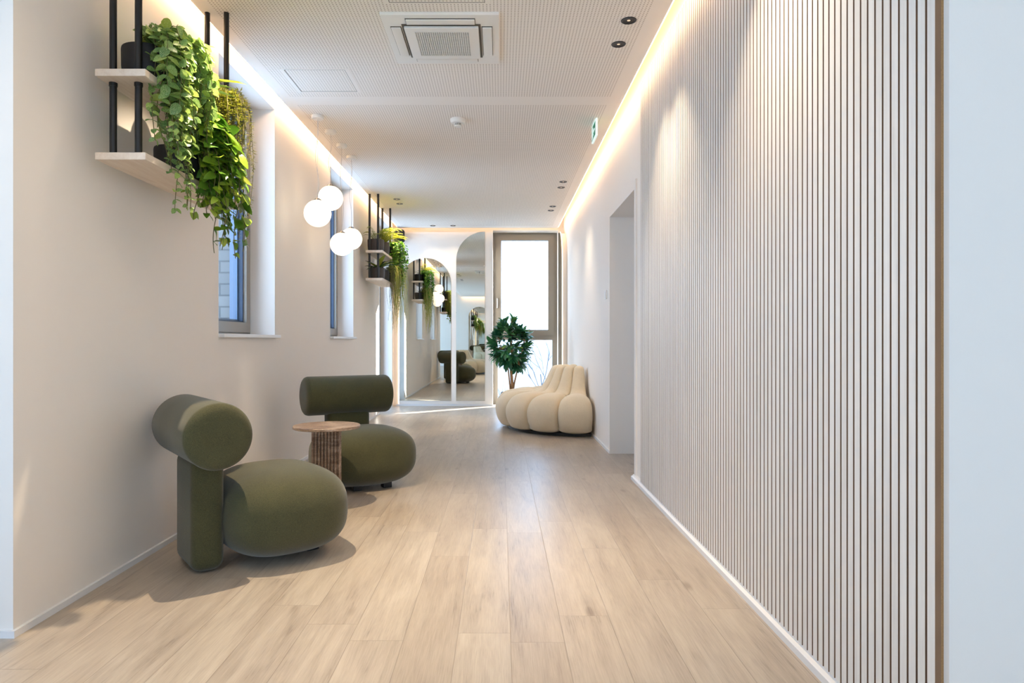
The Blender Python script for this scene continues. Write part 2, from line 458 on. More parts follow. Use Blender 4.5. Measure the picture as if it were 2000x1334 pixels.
# windows in the left wall
def side_window(name, y0, y1, z0, z1, x=-1.825, sill=True, out=-1):
    """frame plane at x; the outside lies towards out * X"""
    w = bpy.data.objects.new(name, None); COL.objects.link(w); w['kind'] = 'structure'
    def ring(mb, xa, xb, ya, yb, za, zb, t):
        mb.box(xa, xb, ya, ya+t, za, zb); mb.box(xa, xb, yb-t, yb, za, zb)
        mb.box(xa, xb, ya+t, yb-t, za, za+t); mb.box(xa, xb, ya+t, yb-t, zb-t, zb)
    xo = x + out*0.07
    b = MB(); ring(b, min(x, xo), max(x, xo), y0, y1, z0, z1, 0.05); struct(b, 'window_frame', M['frame'], w)
    xi = x - out*0.012; xs = x + out*0.055
    b = MB(); ring(b, min(xi, xs), max(xi, xs), y0+0.03, y1-0.03, z0+0.035, z1-0.03, 0.07); struct(b, 'window_sash', M['frame'], w)
    xa = x + out*0.012; xb = x + out*0.072
    b = MB(); ring(b, min(xa, xb), max(xa, xb), y0+0.098, y1-0.098, z0+0.103, z1-0.098, 0.012); struct(b, 'window_gasket', M['gasket'], w)
    xa = x + out*0.046; xb = x + out*0.10
    b = MB(); ring(b, min(xa, xb), max(xa, xb), y0+0.108, y1-0.108, z0+0.113, z1-0.108, 0.014); struct(b, 'window_glazing_bead', M['bluealu'], w)
    xg = x + out*0.03
    b = MB(); b.box(min(xg, xg+out*0.006), max(xg, xg+out*0.006), y0+0.10, y1-0.10, z0+0.105, z1-0.10); struct(b, 'window_pane', M['glass'], w)
    if sill:
        b = MB(); b.bbox(x+0.004, XL+0.035, y0-0.0, y1+0.035, z0-0.004, z0+0.018, 0.003); struct(b, 'window_sill', M['trim'], w)
    return w
side_window('window_1', *WIN[0])
side_window('window_2', *WIN[1])
side_window('window_3', *WIN[2], sill=False)
for i, (a, c, zb, zt) in enumerate(LW):
    side_window('window_%d' % (5+i), a, c, zb, zt, x=LX0-0.06, sill=False)
side_window('window_8', -4.6, -3.0, 0.1, 2.6, x=LX1+0.06, sill=False, out=1)

for i, (xa, xb) in enumerate(BW_ADDED):  # frames and panes of the added back windows
    w = bpy.data.objects.new('window_%d' % (9+i), None); COL.objects.link(w); w['kind'] = 'structure'
    b = MB(); t_ = 0.07; ya, yb = YB-0.16, YB-0.08
    b.box(xa, xa+t_, ya, yb, 0.05, 2.75); b.box(xb-t_, xb, ya, yb, 0.05, 2.75); b.box(xa+t_, xb-t_, ya, yb, 0.05, 0.05+t_); b.box(xa+t_, xb-t_, ya, yb, 2.75-t_, 2.75)
    struct(b, 'window_frame', M['frame'], w)
    b = MB(); b.box(xa+t_-0.005, xb-t_+0.005, YB-0.123, YB-0.117, 0.05+t_-0.005, 2.755-t_); struct(b, 'window_pane', M['glass'], w)

# the tall end window: opening sash above, fixed light below
w = bpy.data.objects.new('window_4', None); COL.objects.link(w); w['kind'] = 'structure'
YW = 10.65
X0, X1, ZT = -0.121, 0.887, 2.694
b = MB()
b.box(X0, X0+0.075, YW, YW+0.09, 0, ZT); b.box(X1-0.075, X1, YW, YW+0.09, 0, ZT)
b.box(X0+0.075, X1-0.075, YW, YW+0.09, ZT-0.07, ZT); b.box(X0+0.075, X1-0.075, YW, YW+0.09, 0, 0.09)
b.box(X0+0.075, X1-0.075, YW, YW+0.09, 1.005, 1.095)
struct(b, 'window_frame', M['frame'], w)
b = MB(); ya, yb = YW-0.022, YW+0.07
sx0, sx1, sz0, sz1 = X0+0.042, X1-0.052, 1.082, ZT-0.028
b.box(sx0, sx0+0.088, ya, yb, sz0, sz1); b.box(sx1-0.088, sx1, ya, yb, sz0, sz1)
b.box(sx0+0.088, sx1-0.088, ya, yb, sz1-0.092, sz1); b.box(sx0+0.088, sx1-0.088, ya, yb, sz0, sz0+0.088)
struct(b, 'window_sash', M['frame'], w)
b = MB(); b.box(sx0+0.08, sx1-0.08, YW+0.02, YW+0.026, sz0+0.08, sz1-0.085); b.box(X0+0.07, X1-0.07, YW+0.03, YW+0.036, 0.085, 1.01)
struct(b, 'window_pane', M['glass'], w)
b = MB(); b.bbox(-0.064, -0.040, YW-0.034, YW-0.021, 1.60, 1.665, 0.004); b.bbox(-0.062, -0.042, YW-0.068, YW-0.052, 1.505, 1.655, 0.006); b.box(-0.058, -0.046, YW-0.06, YW-0.03, 1.625, 1.645)
struct(b, 'window_handle', M['chrome'], w, 40)

# white panel carrying the mirrors, standing off the end wall
b = MB(); b.box(-1.552, -0.1215, 10.335, 10.372, 0.03, 2.66); b.box(-1.5, -0.2, 10.372, YE, 0.03, 2.6)
struct(b, 'trim_2', M['wall'])
b = MB(); b.box(-1.60, -0.1215, 10.330, 10.345, 0, 0.028); struct(b, 'trim_3', M['trim'])
# upright panel on the right wall beside the window, with a quarter-round head
def quarter_outline(u0, u1, z0, zt, r, n=20):
    """u0 carries the rounded shoulder, u1 the straight edge"""
    sg = 1 if u1 > u0 else -1
    pts = [(u0, z0), (u1, z0), (u1, zt)]
    for k in range(n+1):
        a = PI/2*k/n
        pts.append((u0 + sg*r*(1-math.sin(a)), zt - r*(1-math.cos(a))))
    return pts

# ------------------------------------------------------------------ mirrors
PX = lambda px, Y: (px-978)*Y/1320.0
ym = 10.331
b = MB(); c0, r = (PX(780.8, ym)+PX(881, ym))/2, (PX(881, ym)-PX(780.8, ym))/2
zs = 1 + (665-554)*ym/1320
pts = [(c0-r, 0.078), (c0+r, 0.078)] + [(c0+r*math.cos(PI*k/40), zs+r*math.sin(PI*k/40)) for k in range(41)]
b.prism(pts, ym, ym+0.004, 'y')
tag(b.build('arched_mirror', M['mirror'], loc=(c0, ym, 0.078)), 'round-topped full-length mirror in the white end panel, the shorter and wider one', 'mirror')
b = MB(); u0, u1 = PX(891, ym), PX(947, ym)
b.prism(quarter_outline(u0, u1, 0.078, 1+(665-452.5)*ym/1320, u1-u0), ym, ym+0.004, 'y')
tag(b.build('arched_mirror', M['mirror'], loc=(u0, ym, 0.078)), 'tall narrow mirror with a quarter-round shoulder, between the round-topped mirror and the window', 'mirror')
# third mirror, on the right wall next to the window, seen at a glancing angle
t = thing('wall_mirror', 'slim mirror with a glowing curved edge on the right wall beside the tall window', 'mirror', (0.93, 10.1, 0.06))
rz_out = quarter_outline(9.84, 10.42, 0.06, 2.655, 0.5)
b = MB(); b.prism(rz_out, 0.887, 0.892, 'x'); b.build('mirror_glass', M['mirror'], t, t.location)
inner = quarter_outline(9.862, 10.42, 0.08, 2.633, 0.48)
b = MB(); b.prism(inner, 0.905, XR, 'x'); b.build('backing_board', M['wall'], t, t.location)
b = MB(); n = len(rz_out)
led_path = rz_out[3:] ; 
def ribbon(mb, path, xa, xb, inset=0.004):
    for (p, q) in zip(path, path[1:]):
        mb.add([(xa, p[0], p[1]), (xb, p[0], p[1]), (xb, q[0], q[1]), (xa, q[0], q[1])], [(0, 1, 2, 3)])
ribbon(b, led_path + [(9.84, 0.06)], 0.8925, 0.905)
b.build('light_edge', M['led_soft'], t, t.location)

# ------------------------------------------------------------------ LED coves
def strip(x0, x1, y0, y1, z0, z1, label, mat='led'):
    b = MB(); b.box(x0, x1, y0, y1, z0, z1)
    c = ((x0+x1)/2, (y0+y1)/2, z0)
    return tag(b.build('led_strip', M[mat], loc=c), label, 'light strip', 'cove light strips')
strip(-1.570, -1.5615, YL+0.05, 10.2, CZ+0.008, CZ+0.040, 'warm light strip along the ceiling edge over the left wall')
strip(0.8685, 0.877, YR+0.05, 10.2, CZ+0.008, CZ+0.040, 'warm light strip along the ceiling edge over the slatted right wall')
strip(-1.5, 0.85, 10.2605, 10.269, CZ+0.008, CZ+0.040, 'warm light strip along the ceiling edge over the end wall and window', 'led_end')
strip(-1.5, 0.85, -5.77, -5.7605, CZ+0.008, CZ+0.040, 'warm light strip along the ceiling edge over the back wall, seen in the mirror')
b = MB(); b.box(-1.575, -1.555, 10.376, 10.392, 0.0, 2.55)
tag(b.build('led_strip', M['led_soft'], loc=(-1.56, 10.38, 0.06)), 'upright warm light strip behind the left edge of the mirror panel', 'light strip')

# ------------------------------------------------------------------ slatted wall panel
t = thing('slat_wall_panel', 'pale ash slatted acoustic panel covering the right wall from skirting to ceiling', 'wall panel', (0.96, 3.0, 0.04))
b = MB(); b.box(0.963, XR, 1.480, 4.615, 0.0386, 2.747)
b.build('felt_backing', M['felt'], t, t.location, label='brown felt backing showing between the slats')
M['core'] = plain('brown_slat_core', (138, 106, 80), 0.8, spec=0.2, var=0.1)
b = MB(); pitch, gap, y = 0.0344, 0.0074, 1.4785; k = 0
while y < 4.60:
    ya, yb, za, zb = y, y+pitch-gap, 0.0386, 2.745
    b.mi = 0; b.add([(0.950, ya, za), (0.950, ya, zb), (0.950, yb, zb), (0.950, yb, za)], [(0, 1, 2, 3)])
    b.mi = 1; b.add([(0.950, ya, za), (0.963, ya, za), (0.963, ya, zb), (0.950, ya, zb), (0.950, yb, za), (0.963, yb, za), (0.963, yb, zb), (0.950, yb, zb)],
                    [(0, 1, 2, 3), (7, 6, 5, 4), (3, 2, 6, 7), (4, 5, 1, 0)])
    y += pitch; k += 1
b.build('slats', [M['slat'], M['core']], t, t.location)

# ------------------------------------------------------------------ ceiling fittings
# air-conditioning cassette
x0, x1, y0, y1 = -0.632, -0.008, 3.513, 4.134
t = thing('air_conditioning_cassette', 'square white air-conditioning cassette flush in the perforated ceiling', 'air conditioner', ((x0+x1)/2, (y0+y1)/2, CZ))
L = t.location
b = MB(); b.bbox(x0, x1, y0, y1, CZ-0.018, CZ+0.004, 0.006); b.build('outer_frame', M['white_plastic'], t, L, 40)
m_ = 0.055
b = MB(); b.box(x0+m_+0.045, x1-m_-0.045, y0+m_+0.045, y1-m_-0.045, CZ-0.0215, CZ-0.0182); b.build('air_slot', M['greyslot'], t, L, label='dark grey slot around the intake panel')
i_ = 0.112
b = MB(); b.bbox(x0+i_, x1-i_, y0+i_, y1-i_, CZ-0.036, CZ-0.0216, 0.004); ip = b.build('intake_panel', M['white_plastic'], t, L, 40)
for (fx0, fx1, fy0, fy1) in ((x0+0.13, x1-0.13, y0+0.040, y0+0.092), (x0+0.13, x1-0.13, y1-0.092, y1-0.040), (x0+0.040, x0+0.092, y0+0.13, y1-0.13), (x1-0.092, x1-0.040, y0+0.13, y1-0.13)):
    b = MB(); b.box(fx0-0.003, fx1+0.003, fy0-0.003, fy1+0.003, CZ-0.0200, CZ-0.0181); sl = b.build('slot', M['greyslot'], t, L)
    b = MB(); b.bbox(fx0, fx1, fy0, fy1, CZ-0.0275, CZ-0.0201, 0.003); b.build('louvre_flap', M['white_plastic'], t, L, 40)
g = 0.165
gx0, gx1, gy0, gy1 = x0+g, x1-g, y0+g-0.01, y1-g-0.0
class MBo(MB):
    def build(s, name, mat, parent): s.v = [tuple(Vector(p)-L) for p in s.v]; return MB.build(s, name, mat, parent)
b = MBo(); b.box(gx0, gx1, gy0, gy1, CZ-0.0366, CZ-0.0361); b.build('filter_mesh', M['filter'], ip)
b = MBo(); n = 25
for k in range(n+1):
    xx = gx0 + (gx1-gx0)*k/n; b.box(xx-0.0018, xx+0.0018, gy0, gy1, CZ-0.039, CZ-0.0367)
for k in range(31):
    yy = gy0 + (gy1-gy0)*k/30; b.box(gx0, gx1, yy-0.0012, yy+0.0012, CZ-0.0384, CZ-0.0367)
b.build('intake_grille', M['white_plastic'], ip)

# flush access hatches
def hatch(x0, x1, y0, y1, label):
    t = thing('ceiling_access_hatch', label, 'access hatch', ((x0+x1)/2, (y0+y1)/2, CZ))
    b = MB(); w = 0.003
    b.box(x0, x1, y0, y0+w, CZ-0.001, CZ+0.002); b.box(x0, x1, y1-w, y1, CZ-0.001, CZ+0.002)
    b.box(x0, x0+w, y0, y1, CZ-0.001, CZ+0.002); b.box(x1-w, x1, y0, y1, CZ-0.001, CZ+0.002)
    b.build('gap', M['greyslot'], t, t.location)
    b = MB(); w = 0.028
    b.box(x0-w, x1+w, y0-w*0.5, y0, CZ-0.0012, CZ+0.001); b.box(x0-w, x1+w, y1, y1+w*0.5, CZ-0.0012, CZ+0.001)
    b.box(x0-w, x0, y0, y1, CZ-0.0012, CZ+0.001); b.box(x1, x1+w, y0, y1, CZ-0.0012, CZ+0.001)
    b.build('rim', M['soffit'], t, t.location)
hatch(-0.565, -0.08, 2.93, 3.42, 'flush square access hatch in the ceiling in front of the cassette')

hatch(-1.370, -0.985, 4.267, 4.644, 'flush square access hatch in the ceiling left of and beyond the cassette')

# smoke detector
t = thing('smoke_detector', 'small white round smoke detector on the perforated ceiling', 'smoke detector', (-0.33, 5.22, CZ))
b = MB(); b.lathe([(0, 0), (0.058, 0), (0.060, -0.004), (0.059, -0.02), (0.050, -0.032), (0.030, -0.036), (0, -0.036)], 32); b.build('housing', M['white_plastic'], t, None, 35)
b = MB(); b.lathe([(0, -0.0362), (0.024, -0.0362), (0.024, -0.05), (0, -0.05)], 24); b.build('sensor_chamber', M['darkslot'], t, None, 35)
b = MB()
for k in range(10):
    a = 2*PI*k/10; b.tube([(0.026*math.cos(a), 0.026*math.sin(a), -0.036), (0.026*math.cos(a), 0.026*math.sin(a), -0.052)], 0.0022, 5)
b.lathe([(0.024, -0.0425), (0.0275, -0.0425), (0.0275, -0.0445), (0.024, -0.0445)], 24)
b.lathe([(0, -0.0505), (0.028, -0.0505), (0.027, -0.058), (0.018, -0.061), (0, -0.062)], 24); b.build('sensor_cage', M['white_plastic'], t, None, 35)

# emergency exit sign: white frame, green faces with a running figure, door and arrow
t = thing('emergency_exit_sign', 'small green and white emergency exit sign hanging from the ceiling by the right cove', 'exit sign', (0.733, 5.28, CZ))
b = MB(); b.box(-0.014, 0.014, -0.06, 0.06, -0.008, 0.001); b.build('ceiling_mount', M['white_plastic'], t)
b = MB(); b.bbox(-0.008, 0.008, -0.115, 0.115, -0.142, -0.008, 0.002); b.build('housing', M['exit_white'], t, None, 40)
b = MB()
for sx in (-1, 1):
    xa, xb = sx*0.0082, sx*0.0092
    b.box(min(xa, xb), max(xa, xb), -0.102, 0.102, -0.130, -0.026)
b.build('green_face', M['exit_green'], t)
b = MB()
for sx in (-1, 1):
    xa, xb = min(sx*0.0094, sx*0.0100), max(sx*0.0094, sx*0.0100)
    b.box(xa, xb, 0.040, 0.085, -0.124, -0.034)                                        # doorway
    b.prism([(0.0, -0.078), (-0.03, -0.058), (-0.03, -0.070), (-0.075, -0.070), (-0.075, -0.086), (-0.03, -0.086), (-0.03, -0.098)], xa, xb, 'x')   # arrow
    b.prism([(0.026+0.007*math.cos(2*PI*k/12), -0.044+0.007*math.sin(2*PI*k/12)) for k in range(12)], xa, xb, 'x')
    for (p, q, w_) in (((0.024, -0.053), (0.016, -0.082), 0.006), ((0.016, -0.082), (0.030, -0.096), 0.004), ((0.030, -0.096), (0.024, -0.120), 0.004), ((0.016, -0.082), (0.004, -0.104), 0.004), ((0.004, -0.104), (-0.010, -0.108), 0.004), ((0.024, -0.056), (0.036, -0.072), 0.003), ((0.022, -0.056), (0.006, -0.066), 0.003)):
        dy, dz = q[0]-p[0], q[1]-p[1]; l_ = math.hypot(dy, dz); ny, nz = -dz/l_*w_, dy/l_*w_
        b.prism([(p[0]+ny, p[1]+nz), (p[0]-ny, p[1]-nz), (q[0]-ny, q[1]-nz), (q[0]+ny, q[1]+nz)], xa, xb, 'x')
b.build('pictogram', M['exit_white'], t)

# recessed downlights in pairs
DL = [((0.684, 3.61), 'black recessed downlight nearest the camera, beside the right cove strip'),
      ((0.680, 3.90), 'black recessed downlight just behind the nearest one, beside the right cove strip'),
      ((0.673, 7.28), 'recessed downlight by the right cove, nearer of the pair just past the exit sign'),
      ((0.675, 7.55), 'recessed downlight by the right cove, farther of the pair just past the exit sign'),
      ((0.662, 8.615), 'recessed downlight by the right cove, nearer of the pair above the beige sofa'),
      ((0.660, 8.89), 'recessed downlight by the right cove, farther of the pair above the beige sofa'),
      ((-1.258, 8.18), 'black recessed downlight beside the far plant shelf posts, nearer of the two'),
      ((-1.264, 8.45), 'black recessed downlight beside the far plant shelf posts, farther of the two'),
      ((-1.01, 10.06), 'black recessed downlight close to the end wall, the one nearer the black speaker'),
      ((-0.71, 10.06), 'black recessed downlight close to the end wall, the one above the space between the mirrors'),
      ((-1.08, 2.78), 'black recessed downlight over the near green chair, nearer of the two'),
      ((-1.10, 3.10), 'black recessed downlight over the near green chair, farther of the two'),
      ((0.68, 2.10), 'black recessed downlight over the near end of the slatted wall, nearer of the two'),
      ((-1.10, 1.40), 'added unseen downlight brightening the near left wall, nearer of the two'),  # this unseen pair is added to brighten the near left wall
      ((-1.10, 1.70), 'added unseen downlight brightening the near left wall, farther of the two'),
      ((0.68, 2.39), 'black recessed downlight over the near end of the slatted wall, farther of the two')]
t0 = None
for (p, lab) in DL:
    loc = (p[0], p[1], CZ)
    if t0 is None:
        t0 = thing('recessed_downlight', lab, 'downlight', loc, 0, 'recessed downlights')
        b = MB(); b.lathe([(0.032, -0.0015), (0.034, -0.004), (0.040, -0.004), (0.042, -0.0005), (0.042, 0.0)], 32); b.build('trim_ring', M['black'], t0, None, 35)
        b = MB(); b.lathe([(0.034, -0.0020), (0.030, -0.0018), (0.020, -0.0012), (0.0091, -0.0008)], 32); b.build('reflector', M['downcan'], t0, None, 60)
        b = MB(); b.lathe([(0.009, -0.0012), (0, -0.0012)], 20); b.build('lamp', M['lamp'], t0)
    else:
        dup(t0, loc, lab)
def spot(x, y, power, deg=62, tilt=(0, 0), col=(1.0, 0.80, 0.57), rad=0.02):
    l = bpy.data.lights.new('downlight_beam', 'SPOT'); l.energy = power; l.color = col
    l.spot_size = R(deg); l.spot_blend = 0.7; l.shadow_soft_size = rad
    o = bpy.data.objects.new('downlight_beam', l); COL.objects.link(o); o.location = (x, y, CZ-0.012)
    o.rotation_euler = (R(tilt[1]), R(tilt[0]), 0)
for i, (p, lab) in enumerate(DL):
    if i in (10, 11): spot(p[0], p[1], 230 if i == 11 else 10, 84, rad=0.012)
    elif i in (0, 1, 12, 15): spot(p[0], p[1], 46, 76)
    elif i in (13, 14): spot(p[0], p[1], 16, 130)  # beams of the added pair that lifts the near left wall
    elif i in (4, 5): spot(p[0], p[1], 8, 78)
    elif i in (2, 3): spot(p[0], p[1], 22, 70)
    elif p[1] > 10: spot(p[0], p[1], 9, 100)
    else: spot(p[0], p[1], 60, 60)

# ------------------------------------------------------------------ pendants
PEN = [((-1.393, 5.14), 1.966, 0.102, 'lowest-left opal globe pendant, second lowest and nearest of the four over the left wall'),
       ((-1.385, 5.50), 2.158, 0.100, 'highest opal globe pendant of the four, hanging behind the nearest one'),
       ((-1.386, 5.89), 1.839, 0.100, 'lowest opal globe pendant of the four, hanging in front of the farthest one'),
       ((-1.387, 6.27), 1.942, 0.100, 'farthest opal globe pendant of the four, partly behind the lowest one')]
PEN[0] = (PEN[0][0], PEN[0][1], PEN[0][2], 'nearest opal globe pendant of the four, largest looking and left of the rest')
random.seed(4)
for (p, z, r, lab) in PEN:
    t = thing('globe_pendant', lab, 'pendant light', (p[0], p[1], CZ), 0, 'opal globe pendants')
    b = MB(); b.lathe([(0, 0), (0.044, 0), (0.045, -0.002), (0.045, -0.024), (0.043, -0.027), (0, -0.027)], 32); b.build('ceiling_rose', M['white_plastic'], t, None, 40)
    zc = z - CZ
    b = MB(); b.tube([(0, 0, -0.027), (0, 0, zc+r+0.012)], 0.0012, 6); b.build('suspension_wire', M['cord'], t, None, 60)
    pts = []; L_ = -0.027 - (zc+r+0.01); n = 16
    ph = random.uniform(0, 6); am = 0.016
    for k in range(n+1):
        u = k/n; e = math.sin(PI*u)
        pts.append((am*e*math.sin(ph+u*7), am*e*math.cos(ph+u*5) + 0.012*e, -0.027-L_*u))
    b = MB(); b.tube(pts, 0.0018, 6); b.build('power_cord', M['cord'], t, None, 60)
    b = MB(); b.lathe([(0, r+0.016), (0.012, r+0.014), (0.030, r+0.002), (0.034, r-0.006)], 24, (0, 0, zc)); cp = b
    b = MB(); b.lathe([(r*math.sin(PI*k/28), r*math.cos(PI*k/28)) if 0 < k < 28 else (0, r*math.cos(PI*k/28)) for k in range(29)], 48, (0, 0, zc)); gl = b.build('globe', M['globe'], t, None, 180); cp.build('globe_cap', M['chrome'], gl, None, 60)

t = thing('light_switch', 'small white light switch on the right wall beside the doorway', 'light switch', (XR, 6.21, 1.38))
b = MB(); b.bbox(-0.010, 0.0, -0.04, 0.04, 0, 0.08, 0.003); b.build('cover_plate', M['white_plastic'], t, None, 40)
b = MB(); b.bbox(-0.014, -0.009, -0.027, 0.027, 0.013, 0.067, 0.002); b.build('rocker', M['white_plastic'], t, None, 40)

# ------------------------------------------------------------------ wall speaker
t = thing('wall_speaker', 'small black loudspeaker mounted high in the far left corner', 'speaker', (-1.53, 10.23, 2.485))
b = MB(); b.bbox(-0.075, 0.075, -0.085, 0.045, 0, 0.185, 0.028, 4); b.build('speaker_case', M['speaker'], t, None, 40)
b = MB(); b.bbox(-0.062, 0.062, -0.0875, -0.06, 0.012, 0.173, 0.012, 3); b.build('speaker_grille', M['black'], t, None, 40)
b = MB(); b.box(-0.02, 0.02, 0.045, 0.168, 0.07, 0.12); b.build('wall_bracket', M['black'], t)

# ------------------------------------------------------------------ lounge chairs
def superell(mb, a, bb, c, n1=2.6, n2=2.6, o=(0, 0, 0), nu=40, nv=56):
    def sp(v, p): return math.copysign(abs(v)**p, v)
    vs = []; fs = []
    for i in range(nu+1):
        ph = -PI/2 + PI*i/nu
        for k in range(nv):
            th = 2*PI*k/nv
            vs.append((o[0]+a*sp(math.cos(ph), 2/n1)*sp(math.cos(th), 2/n2), o[1]+bb*sp(math.cos(ph), 2/n1)*sp(math.sin(th), 2/n2), o[2]+c*sp(math.sin(ph), 2/n1)))
    for i in range(nu):
        for k in range(nv):
            fs.append((i*nv+k, i*nv+(k+1) % nv, (i+1)*nv+(k+1) % nv, (i+1)*nv+k))
    return mb.add(vs, fs)
def lounge_chair(loc, rz, label):
    t = thing('lounge_chair', label, 'chair', loc, rz, 'green lounge chairs')
    hl, rr = 0.325, 0.140
    prof = [(0, -hl), (0.07, -hl+0.001), (rr-0.036, -hl+0.004), (rr-0.020, -hl+0.009), (rr-0.010, -hl+0.016), (rr-0.0060, -hl+0.0205), (rr-0.0066, -hl+0.0235), (rr-0.0030, -hl+0.027), (rr, -hl+0.040)]
    prof = prof + [(rr, -0.12), (rr, 0.0), (rr, 0.12)] + [(p, -h) for p, h in reversed(prof)]
    b = MB(); b.lathe(prof, 56, (0, 0, 0.602), 'y'); b.build('backrest_roll', M['green'], t, None, 50)
    b = MB(); b.bbox(-0.068, 0.068, -0.158, 0.158, 0.004, 0.50, 0.045, 5); b.build('support_post', M['green'], t, None, 60)
    b = MB(); superell(b, 0.292, 0.352, 0.200, 2.7, 2.9, (0.346, 0, 0.213))
    b.build('seat', M['green'], t, None, 180)
    for (fx, fy) in ((0.48, -0.09), (0.48, 0.12)):
        b = MB(); b.bbox(fx-0.03, fx+0.03, fy-0.03, fy+0.03, 0, 0.065, 0.004); b.build('foot', M['blackfoot'], t)
    return t
lounge_chair((-1.346, 3.022, 0), R(38), 'near olive green lounge chair with its round backrest end facing us, beside the stone table')
lounge_chair((-1.13, 4.97, 0), math.atan2(-0.86, 0.51), 'far olive green lounge chair facing the camera behind the stone side table')

# ------------------------------------------------------------------ stone side table
t = thing('side_table', 'small round travertine side table on a fluted base between the green chairs', 'table', (-1.035, 4.02, 0), R(8))
b = MB(); b.lathe([(0, 0.480), (0.193, 0.480), (0.196, 0.483), (0.196, 0.494), (0.193, 0.497), (0, 0.497)], 64); b.build('table_top', M['stone'], t, None, 40)
out = []; hw, nf = 0.078, 7
for side in range(4):
    a = PI/2*side; ca, sa = math.cos(a), math.sin(a)
    loc_ = [(-hw, -hw)]
    for k in range(nf):
        for j in range(9):
            u = (k+j/8)/nf
            loc_.append((-hw*0.84+2*hw*0.84*u, -hw+0.013-0.013*math.sin(PI*j/8)))
    for x_, y_ in loc_: out.append((x_*ca-y_*sa, x_*sa+y_*ca))
b = MB(); b.prism(out, 0.0, 0.480, 'z'); b.build('fluted_base', M['stone'], t, None, 40)

# ------------------------------------------------------------------ curved channel sofa
def catmull(pts, n=6, closed=True):
    out = []; m = len(pts)
    for i in range(m if closed else m-1):
        p0, p1, p2, p3 = (Vector(pts[(i+k-1) % m]) for k in range(4))
        for j in range(n):
            u = j/n
            out.append(0.5*((2*p1)+(p2-p0)*u+(2*p0-5*p1+4*p2-p3)*u*u+(3*p1-p0-3*p2+p3)*u**3))
    return out
SEAT = [(0.30, 0.10), (0.36, 0.36), (0.44, 0.405), (0.58, 0.432), (0.74, 0.432), (0.87, 0.395), (0.945, 0.30), (0.960, 0.20), (0.925, 0.09), (0.85, 0.035), (0.60, 0.022), (0.36, 0.03)]
BACK = [(0.10, 0.04), (0.28, 0.04), (0.46, 0.32), (0.52, 0.405), (0.435, 0.455), (0.378, 0.54), (0.335, 0.64), (0.30, 0.698), (0.245, 0.716), (0.19, 0.695), (0.155, 0.60), (0.12, 0.35)]
def cushion(prof, phi, w, puff, gapa=0.0, nt=18):
    """one wedge cushion centred on angle phi, w wide in radians, its skin pinched in at the seams"""
    P = catmull([(r, z, 0) for r, z in prof], 6); m = len(P)
    area = sum(P[i].x*P[(i+1) % m].y - P[(i+1) % m].x*P[i].y for i in range(m))
    sg = 1 if area > 0 else -1
    nr = []
    for i in range(m):
        d = P[(i+1) % m]-P[i-1]; d.normalize(); nr.append((sg*d.y, -sg*d.x))
    vs = []; fs = []
    for j in range(nt+1):
        tt = -1+2*j/nt; tt = math.copysign(abs(tt)**0.75, tt)
        k = 1-math.sqrt(max(0, 1-abs(tt)**2.3)); off = puff*k
        a = phi + tt*(w/2-gapa)
        for i in range(m):
            r = P[i].x-nr[i][0]*off; z = P[i].y-nr[i][1]*off*(0.4 if P[i].y < 0.06 else 1)
            vs.append((r*math.cos(a), r*math.sin(a), max(z, 0.016)))
    for j in range(nt):
        for i in range(m):
            fs.append((j*m+i, j*m+(i+1) % m, (j+1)*m+(i+1) % m, (j+1)*m+i))
    fs.append(tuple(range(m))); fs.append(tuple(reversed(range(nt*m, nt*m+m))))
    b = MB(); b.add(vs, fs); return b
def curved_sofa(loc, a0, n, step, label):
    t = thing('curved_sofa', label, 'sofa', loc)
    w = R(step)
    for k in range(n):
        phi = R(a0) - w*(k+0.5)
        cushion([(r*1.04, z) for r, z in SEAT], phi, w, 0.082).build('seat_cushion', M['beige'], t, None, 60)
        cushion([(r*1.08, z) for r, z in BACK], phi, w, 0.038, 0.001).build('backrest_cushion', M['beige'], t, None, 60)
    b = MB(); pts = []
    for k in range(33): a = R(a0)-w*n*k/32; pts.append((0.84*math.cos(a), 0.84*math.sin(a)))
    for k in range(33): a = R(a0)-w*n*(1-k/32); pts.append((0.16*math.cos(a), 0.16*math.sin(a)))
    b.prism(pts, 0.0, 0.03); b.build('plinth', M['blackfoot'], t)
    return t
curved_sofa((0.928, 7.86, 0), -89.0, 8, 22.5, 'curved beige channel-tufted sofa against the right wall by the tall window')
curved_sofa((-1.30, 0.10, 0), 94, 8, 22.5, 'second curved beige sofa, seen only reflected in the mirrors')

# ------------------------------------------------------------------ hanging shelves
SHX0, SHX1 = -1.562, -1.367
def hanging_shelf(y0, label):
    t = thing('hanging_shelf', label, 'shelf', ((SHX0+SHX1)/2, y0, 1.695))
    L = t.location
    for z in (2.046, 1.724):
        b = MB(); b.bbox(SHX0, SHX1, y0, y0+1.0, z-0.028, z, 0.0015, 1); b.build('shelf_board', M['birch'], t, L)
    for yy in (y0+0.072, y0+0.928):
        for xx in (-1.532, -1.432):
            b = MB(); b.tube([(xx, yy, 1.7245), (xx, yy, 2.0175)], 0.0135, 16); b.tube([(xx, yy, 2.0465), (xx, yy, CZ)], 0.0135, 16)
            ps = b.build('post', M['black'], t, L, 50)
            b = MB(); b.tube([(xx-L.x, yy-L.y, 2.004-L.z), (xx-L.x, yy-L.y, 2.0178-L.z)], 0.0158, 16); b.build('collar', M['black'], ps, None, 50)
    return t
hanging_shelf(2.60, 'two-tier birch plant shelf on black posts, near the camera before the first window')
hanging_shelf(7.82, 'two-tier birch plant shelf on black posts, far one near the end wall')

